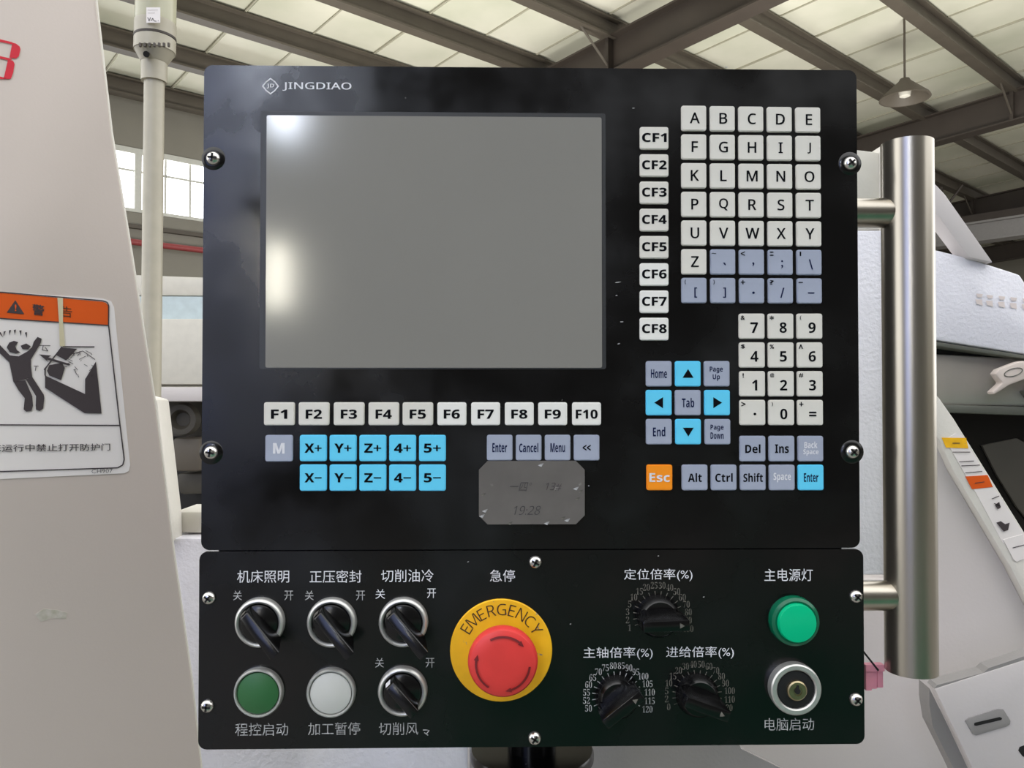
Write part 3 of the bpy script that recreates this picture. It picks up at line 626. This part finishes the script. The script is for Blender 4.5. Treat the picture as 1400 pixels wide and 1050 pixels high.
# warning label
wl = rel(LP.sheet('warning_label', [(-40, 398), (0, 399), (140, 408), (152, 412), (156, 420), (178, 636), (176, 644), (170, 647), (0, 655), (-40, 657)], 'label', None, .0005, .0006), LO)
def sub(o): o.parent = wl; return o
T = lambda x, y: (x/3.889, 390+y/3.889)       # read off an enlarged view of the label
def art(name, polys, m, out): 
    bm = bmesh.new()
    for q in polys: strip(LP, bm, [T(*p) for p in q], out)
    return sub(obj(name, bm, m))
art('orange_band', [[(-150, 32), (0, 40), (545, 88), (565, 95), (575, 110), (574, 212), (0, 175), (-150, 165)]], 'label_orange', .0008)
bm = bmesh.new()
for a, b in (((-150, 28), (0, 37)), ((0, 37), (545, 83)), ((545, 83), (570, 92)), ((570, 92), (578, 110)), ((578, 110), (577, 212)), ((577, 212), (632, 700)), ((632, 700), (660, 925)), ((660, 925), (652, 955)), ((652, 955), (625, 970)), ((625, 970), (0, 990)), ((0, 990), (-150, 995)),
             ((0, 742), (635, 745)), ((-150, 742), (0, 742)), ((0, 177), (574, 214)), ((335, 327), (502, 328)), ((235, 450), (330, 328)), ((240, 480), (270, 510)), ((240, 440), (240, 480))): LP.stroke(bm, T(*a), T(*b), .0009, .0011)
sub(obj('printed_lines', bm, 'label_ink'))
art('warning_triangle', [[(36, 146), (82, 80), (130, 155)]], 'label_ink', .0011)
text_on(LP, 'triangle_mark', '!', T(79, 138), T(88, 139), T(79, 102), 'label_orange', wl, .0013, bold=.03); 
o = text_on(LP, 'triangle_mark', '警', T(172, 158), T(236, 164), T(172, 100), 'label_ink', wl, .0011, bold=.02)
text_on(LP, 'band_lettering', '告', T(322, 168), T(384, 174), T(322, 110), 'brown_ink', wl, .0011, bold=.0)
art('old_tape', [[(305, 66), (335, 68), (335, 200), (345, 325), (318, 325), (314, 200)]], 'tape', .0013)
# fleeing figure: limbs and trunk are separate printed shapes
art('figure_print', [[(-60, 280), (0, 318), (55, 375), (50, 410), (0, 362), (-60, 320)], [(45, 372), (100, 378), (150, 350), (170, 330), (180, 300), (200, 275), (222, 285), (218, 305), (195, 345), (165, 395), (165, 430), (172, 490), (72, 515), (50, 410)],
    [(72, 512), (135, 505), (172, 590), (176, 640), (168, 668), (140, 672), (126, 660), (132, 600), (100, 560)], [(138, 500), (172, 488), (232, 580), (236, 600), (230, 655), (212, 668), (192, 662), (190, 640), (192, 590)]], 'label_ink', .0012)
art('head_print', [[(36, 330), (50, 305), (75, 296), (97, 303), (82, 325), (90, 345), (110, 358), (85, 364), (52, 356)], [(110, 322), (140, 310), (164, 325), (150, 342), (120, 340)]], 'label_ink', .0013)
art('alarm_marks', [[(x0, 240+dy), (x0+12, 238+dy), (x0+3+k*3-4, 268+dy)] for k, (x0, dy) in enumerate(((20, 6), (48, 0), (74, -2), (103, 2), (132, 12)))]+[[(-8, 250), (4, 250), (18, 280)]], 'label_ink', .0012)
art('machine_print', [[(240, 480), (452, 578), (452, 500), (510, 405), (540, 682), (450, 680), (240, 545)], [(330, 332), (410, 338), (352, 400), (300, 372)], [(262, 425), (330, 412), (345, 440), (325, 505), (262, 480), (250, 455)]], 'label_ink', .0012)
art('arrow_print', [[(208, 368), (272, 374), (258, 384), (375, 420), (368, 428), (250, 396), (256, 408)]], 'label_ink', .0015)
bm = bmesh.new()
for k in range(26):
    a = (random.uniform(350, 500), random.uniform(350, 480)); b = (a[0]+random.uniform(-35, 35), a[1]+random.uniform(-28, 28)); LP.stroke(bm, T(*a), T(*b), .0004, .0012)
for a, b in (((205, 320), (268, 322)), ((230, 322), (225, 345)), ((225, 345), (255, 350)), ((255, 350), (240, 330)), ((180, 430), (205, 430)), ((192, 430), (188, 455)), ((330, 380), (440, 350)), ((440, 350), (505, 395))): LP.stroke(bm, T(*a), T(*b), .0005, .0012)
sub(obj('sketch_lines', bm, 'label_ink'))
text_on(LP, 'label_sentence', '床运行中禁止打开防护门', T(-52, 886), T(585, 878), T(-52, 846), 'label_ink', wl, .0011, bold=.006)
text_on(LP, 'label_number', 'CH907', T(487, 1000), T(598, 996), T(487, 978), 'faded_ink', wl, .0011, bold=-.01)
# ---- signal tower behind it
Yt = 1.25; b0 = at(206, 760, Yt); t0 = at(211, 108, Yt); k = 1.74/FOC
TW = empty('signal_tower', (b0.x, b0.y, 0), 'beige signal light tower on a pale pole between guard panel and control panel', 'signal light')
def trod(name, pa, pb, ra, m, rb=None, n=32, rings=None):
    bm = bmesh.new(); rod(bm, at(*pa, Yt)-TW.location, at(*pb, Yt)-TW.location, ra*k, n, None if rb is None else rb*k); return obj(name, bm, m, TW, None, 40)
bm = bmesh.new(); rod(bm, Vector((b0.x-.008, Yt, 0))-TW.location, t0-TW.location, 13*k, 32); obj('pole', bm, 'tower', TW, None, 40)
trod('ferrule', (210.5, 112), (211, 84), 16.5, 'tower')
trod('socket', (211, 86), (211.5, 70), 17, 'tower', 26)
trod('collar', (211.5, 71), (212, 54), 26.5, 'tower')
trod('collar_ring', (212, 54), (212, 51), 27, 'beam')
trod('lamp_base', (212, 51), (212.5, 32), 26.5, 'tower')
trod('lamp_lens', (212.5, 32), (214, -40), 26, 'tower_lens')
trod('lens_cap', (214, -40), (214, -55), 27, 'tower')
bm = bmesh.new(); rod(bm, at(200, 74, Yt-.03)-TW.location, at(200, 74, Yt-.06)-TW.location, 4*k, 12); obj('grub_screw', bm, 'dark', TW)
bm = bmesh.new()
for i in range(7):
    a = at(192+i*6.5, 61, Yt-.045); box(bm, a-TW.location-Vector((.003, .001, .004)), a-TW.location+Vector((.001, .004, .004)))
obj('grip_notches', bm, 'purlin', TW)
lb = Plane(at(210, 20, Yt-.0475), (0, -1, 0))
rel(lb.sheet('rating_label', [(200, 10), (219, 10), (219, 31), (200, 31)], 'label', None, 0, .001), TW)
bm = bmesh.new()
for a, b in (((202, 24), (204, 29)), ((204, 29), (206, 24)), ((207, 29), (209, 25)), ((209, 25), (211, 29)), ((211, 29), (214, 29)), ((216, 28), (217, 29)), ((202, 14), (216, 14)), ((202, 18), (212, 18))): lb.stroke(bm, a, b, .0012 if a[1] > 20 else .0005, .0008)
rel(obj('rating_print', bm, 'label_ink'), TW)

# ================================================================== the panel's own machine: pebbled white body behind and below
FP = Plane((0, .34, 0), (0, -1, 0))
MB_ = empty('milling_machine', (0, .4, 0), 'white pebbled machine body behind and below the control panel', 'machine')
def fs(pl, name, pix, m, par, out=0, thick=.02, bev=0): return rel(pl.sheet(name, pix, m, None, out, thick, bev), par)
fs(FP, 'front_cover', [(205, 736), (640, 736), (640, 1150), (205, 1150)], 'pebbled', MB_, 0, .10, .002)
fs(FP, 'top_ledge', [(225, 703), (640, 703), (640, 734), (225, 734)], 'cream', MB_, -.02, .06, .004)
fs(FP, 'side_post', [(196, 540), (221, 546), (239, 703), (240, 740), (205, 740)], 'white_edge', MB_, .01, .03, .003)
fs(FP, 'panel_shade', [(642, 760), (900, 760), (1012, 1022), (1090, 1060), (1190, 1110), (1190, 1150), (642, 1150)], 'grey_paint', MB_, .003, .004, 0)  # dark grey sheet put in place of the panel's cast shadow
# column behind the right edge
CP = Plane((0, .42, 0), (0, -1, 0))
CO = empty('machine_column', (.25, .45, 0), 'narrow white machine column seen between control panel and steel handle', 'machine')
fs(CP, 'column_face', [(1090, 315), (1212, 315), (1214, 786), (1090, 786)], 'pebbled', CO, 0, .06, .002)
fs(CP, 'column_glow', [(1090, 192), (1206, 206), (1207, 313), (1090, 313)], 'cream', CO, -.006, .05, .002)  # cream face painted in place of a window's glow
fs(CP, 'column_edge', [(1206, 198), (1211, 198), (1214, 786), (1208, 786)], 'white_edge', CO, .004, .05, .001)
# ================================================================== machine at the right
RP = Plane((0, .62, 0), (0, -1, 0))
RM = empty('machining_center', (.75, .7, 0), 'large white machining centre with a sloping labelled edge and dark window, right side', 'machine')
fs(RP, 'lower_front', [(880, 792), (1214, 792), (1214, 440), (1272, 440), (1276, 580), (1294, 640), (1372, 772), (1430, 885), (1520, 1060), (1520, 1180), (880, 1180)], 'pink_grey', RM, 0, .05, .002)
fs(RP, 'sloping_edge', [(1240, 500), (1278, 545), (1297, 572), (1400, 738), (1500, 905), (1500, 1010), (1430, 885), (1372, 772), (1294, 640), (1276, 600), (1240, 560)], 'white_edge', RM, .014, .05, .003)
fs(RP, 'window_glass', [(1240, 500), (1600, 560), (1600, 1060), (1498, 900), (1400, 738), (1297, 572)], 'dark_glass', RM, -.02, .02)
fs(RP, 'window_reflection', [(1352, 610), (1400, 600), (1470, 640), (1470, 780), (1400, 695), (1372, 650)], 'bay', RM, -.015, .004)  # lighter reflection in the window glass, painted as a thin sheet
fs(RP, 'stainless_door', [(1240, 482), (1600, 500), (1600, 565), (1400, 556), (1290, 554), (1240, 552)], 'stainless', RM, .0, .03, .004)
fs(RP, 'door_ledge', [(1250, 552), (1600, 561), (1600, 575), (1250, 563)], 'dim', RM, .006, .03, .003)
fs(RP, 'dark_gap', [(1240, 463), (1600, 510), (1600, 522), (1240, 480)], 'dark', RM, -.01, .02)
fs(RP, 'upper_housing', [(1215, 335), (1274, 346), (1310, 355), (1382, 378), (1400, 406), (1440, 470), (1440, 494), (1400, 487), (1215, 458)], 'pebbled', RM, .02, .10, .004)
fs(RP, 'upper_housing_lip', [(1215, 460), (1400, 488), (1440, 494), (1440, 499), (1400, 493), (1215, 466)], 'dim', RM, .018, .08, .001)
bm = bmesh.new()
for k, px in enumerate((1322, 1336, 1352, 1368, 1384, 1400)):
    y = 404+k*1.6; strip(RP, bm, [(px, y), (px+9, y+1), (px+8, y+5), (px+2, y+5)], .0212); strip(RP, bm, [(px-1, y+8), (px+8, y+8), (px+9, y+16), (px+1, y+14)], .0212)
rel(obj('faded_lettering', bm, 'faded_red'), RM)
fs(RP, 'diagonal_brace', [(1262, 258), (1276, 273), (1340, 364), (1308, 357), (1262, 296)], 'pink_grey', RM, .03, .03, .002)
fs(RP, 'far_cover', [(1372, 372), (1405, 395), (1470, 380), (1470, 470), (1400, 470)], 'cream', RM, -.05, .05)
# window handle lever
fs(RP, 'door_lever', [(1340, 512), (1345, 506), (1368, 497), (1376, 495), (1500, 505), (1500, 527), (1390, 516), (1382, 518), (1358, 527), (1338, 540), (1336, 536), (1349, 524)], 'white_paint', RM, .035, .015, .002)
bm = bmesh.new()
c = RP.pt(1363, 510)+RP.n*.0355
ringp = [c+Vector((cos(2*pi*i/24)*.0125, 0, sin(2*pi*i/24)*.0052+cos(2*pi*i/24)*.003)) for i in range(24)]
for i in range(24): rod(bm, ringp[i], ringp[(i+1) % 24], .0006, 6)
rel(obj('lever_cap_ring', bm, 'dim', None, None, 40), RM)
fs(RP, 'latch', [(1392, 534), (1500, 528), (1500, 548), (1400, 546)], 'dim', RM, .02, .02, .002)
# labels on the sloping edge
Yp = RP
LB = fs(RP, 'edge_label', [(1284, 600), (1298, 592), (1306, 594), (1390, 728), (1392, 732), (1362, 740), (1330, 680)], 'label', RM, .0148, .0006)
fs(RP, 'yellow_warning_label', [(1279, 597.5), (1312, 598), (1315, 612), (1285, 611)], 'yellow', RM, .0155, .0006)
fs(RP, 'orange_warning_label', [(1311, 650), (1341, 648), (1348, 664), (1320, 667)], 'label_orange', RM, .0155, .0006)
fs(RP, 'maker_label', [(1362, 735), (1388, 728), (1402, 752), (1402, 756), (1380, 765), (1376, 762)], 'label', RM, .0155, .0006)
bm = bmesh.new()
for a, b in (((1293, 617), (1317, 617)), ((1302, 630), (1322, 629)), ((1305, 635.5), (1330, 634.5)), ((1310, 645), (1333, 643)), ((1293, 605), (1303, 605)), ((1323, 659), (1336, 657)), ((1346, 680), (1356, 676)), ((1349, 686), (1358, 690)), ((1374, 746), (1390, 742))): RP.stroke(bm, a, b, .0011, .0165)
strip(RP, bm, [(1352, 712), (1358, 710), (1364, 714), (1370, 712), (1368, 722), (1362, 724)], .0165)
strip(RP, bm, [(1350, 688), (1356, 684), (1358, 692), (1354, 694)], .0165)
rel(obj('label_print', bm, 'label_ink'), RM)
# slotted cover at the lower right
QP = Plane((0, .50, 0), (-.12, -1, .0))
QB = empty('slotted_cover_box', QP.pt(1340, 1000), 'light grey tilted metal box with a slotted plate in the bottom right corner', 'box')
fs(QP, 'box_face', [(1278, 942), (1400, 903), (1520, 866), (1520, 1180), (1392, 1180), (1335, 1062), (1303, 994)], 'pink_grey', QB, 0, .02, .0015)
fs(QP, 'box_side', [(1281, 950), (1303, 994), (1335, 1062), (1392, 1180), (1370, 1180), (1316, 1064), (1286, 1004), (1281, 972)], 'grey_paint', QB, -.021, .03)
fs(QP, 'top_flange', [(1282, 937), (1346, 920), (1352, 914), (1400, 898), (1520, 862), (1520, 866), (1400, 903), (1278, 942)], 'grey_paint', QB, -.001, .02)
fs(QP, 'slot_plate', [(1319, 985), (1324, 981), (1364, 968.5), (1371, 969), (1381, 985), (1380, 990), (1375, 993), (1334, 1005), (1329, 1003)], 'grey_paint', QB, .0015, .002, .0006)
fs(QP, 'slot', [(1331, 988), (1333, 987), (1366, 979.5), (1369, 981), (1368, 983.5), (1334, 991.5), (1331, 991)], 'dark', QB, .0018, .0006)
fs(QP, 'round_hole', [(1392, 1026), (1394, 1021), (1400, 1019), (1410, 1020), (1414, 1030), (1406, 1036), (1398, 1034)], 'dark', QB, .0006, .0006)
# ================================================================== far machine in the gap at the left
GP = Plane((0, 4.2, 0), (0, -1, 0))
GM = empty('far_machine', (-1.7, 4.5, 0), 'far cream machine with an open dark bay seen through the gap left of the panel', 'machine')
fs(GP, 'upper_cover', [(170, 437), (330, 437), (330, 526), (170, 526)], 'cream', GM, .05, .4, .01)
fs(GP, 'cover_band', [(170, 529), (330, 529), (330, 549), (170, 549)], 'pink_grey', GM, .06, .4, .01)
fs(GP, 'roof_window', [(170, 402), (330, 403), (330, 437), (170, 434)], 'pane_green', GM, -.1, .05)
fs(GP, 'top_rail', [(170, 372), (330, 378), (330, 402), (170, 401)], 'cream', GM, -.1, .2, .01)
fs(GP, 'bay_back', [(170, 549), (330, 549), (330, 720), (170, 720)], 'dark', GM, -.4, .05)
fs(GP, 'spindle_box', [(226, 600), (264, 600), (264, 647), (228, 647)], 'purlin', GM, -.1, .2, .02)
fs(GP, 'bay_side', [(262, 590), (274, 590), (274, 640), (262, 640)], 'cream', GM, -.25, .05)
fs(GP, 'tray', [(222, 652), (290, 650), (290, 680), (226, 682)], 'bay', GM, -.2, .2, .02)
bm = bmesh.new(); a0, a1 = GP.pt(170, 722), GP.pt(330, 722); box(bm, (a0.x, 4.2, 0), (a1.x, 4.9, a0.z)); bevel(bm, .01, 1); rel(obj('machine_bed', bm, 'cream'), GM)
c = GP.pt(243, 574); bm = bmesh.new(); lathe(bm, [(0, -.02), (.04, -.02), (.06, -.06), (.09, -.06), (.1, 0), (0, 0)], 28)
rel(obj('spindle_disc', bm, 'bay', None, c+Vector((0, .1, 0)), 40), GM)
fs(GP, 'bay_panel', [(170, 549), (330, 549), (330, 600), (170, 600)], 'bay', GM, -.3, .02)
print('tris', sum(len(p.vertices)-2 for o in sc.objects if o.type == 'MESH' for p in o.data.polygons))
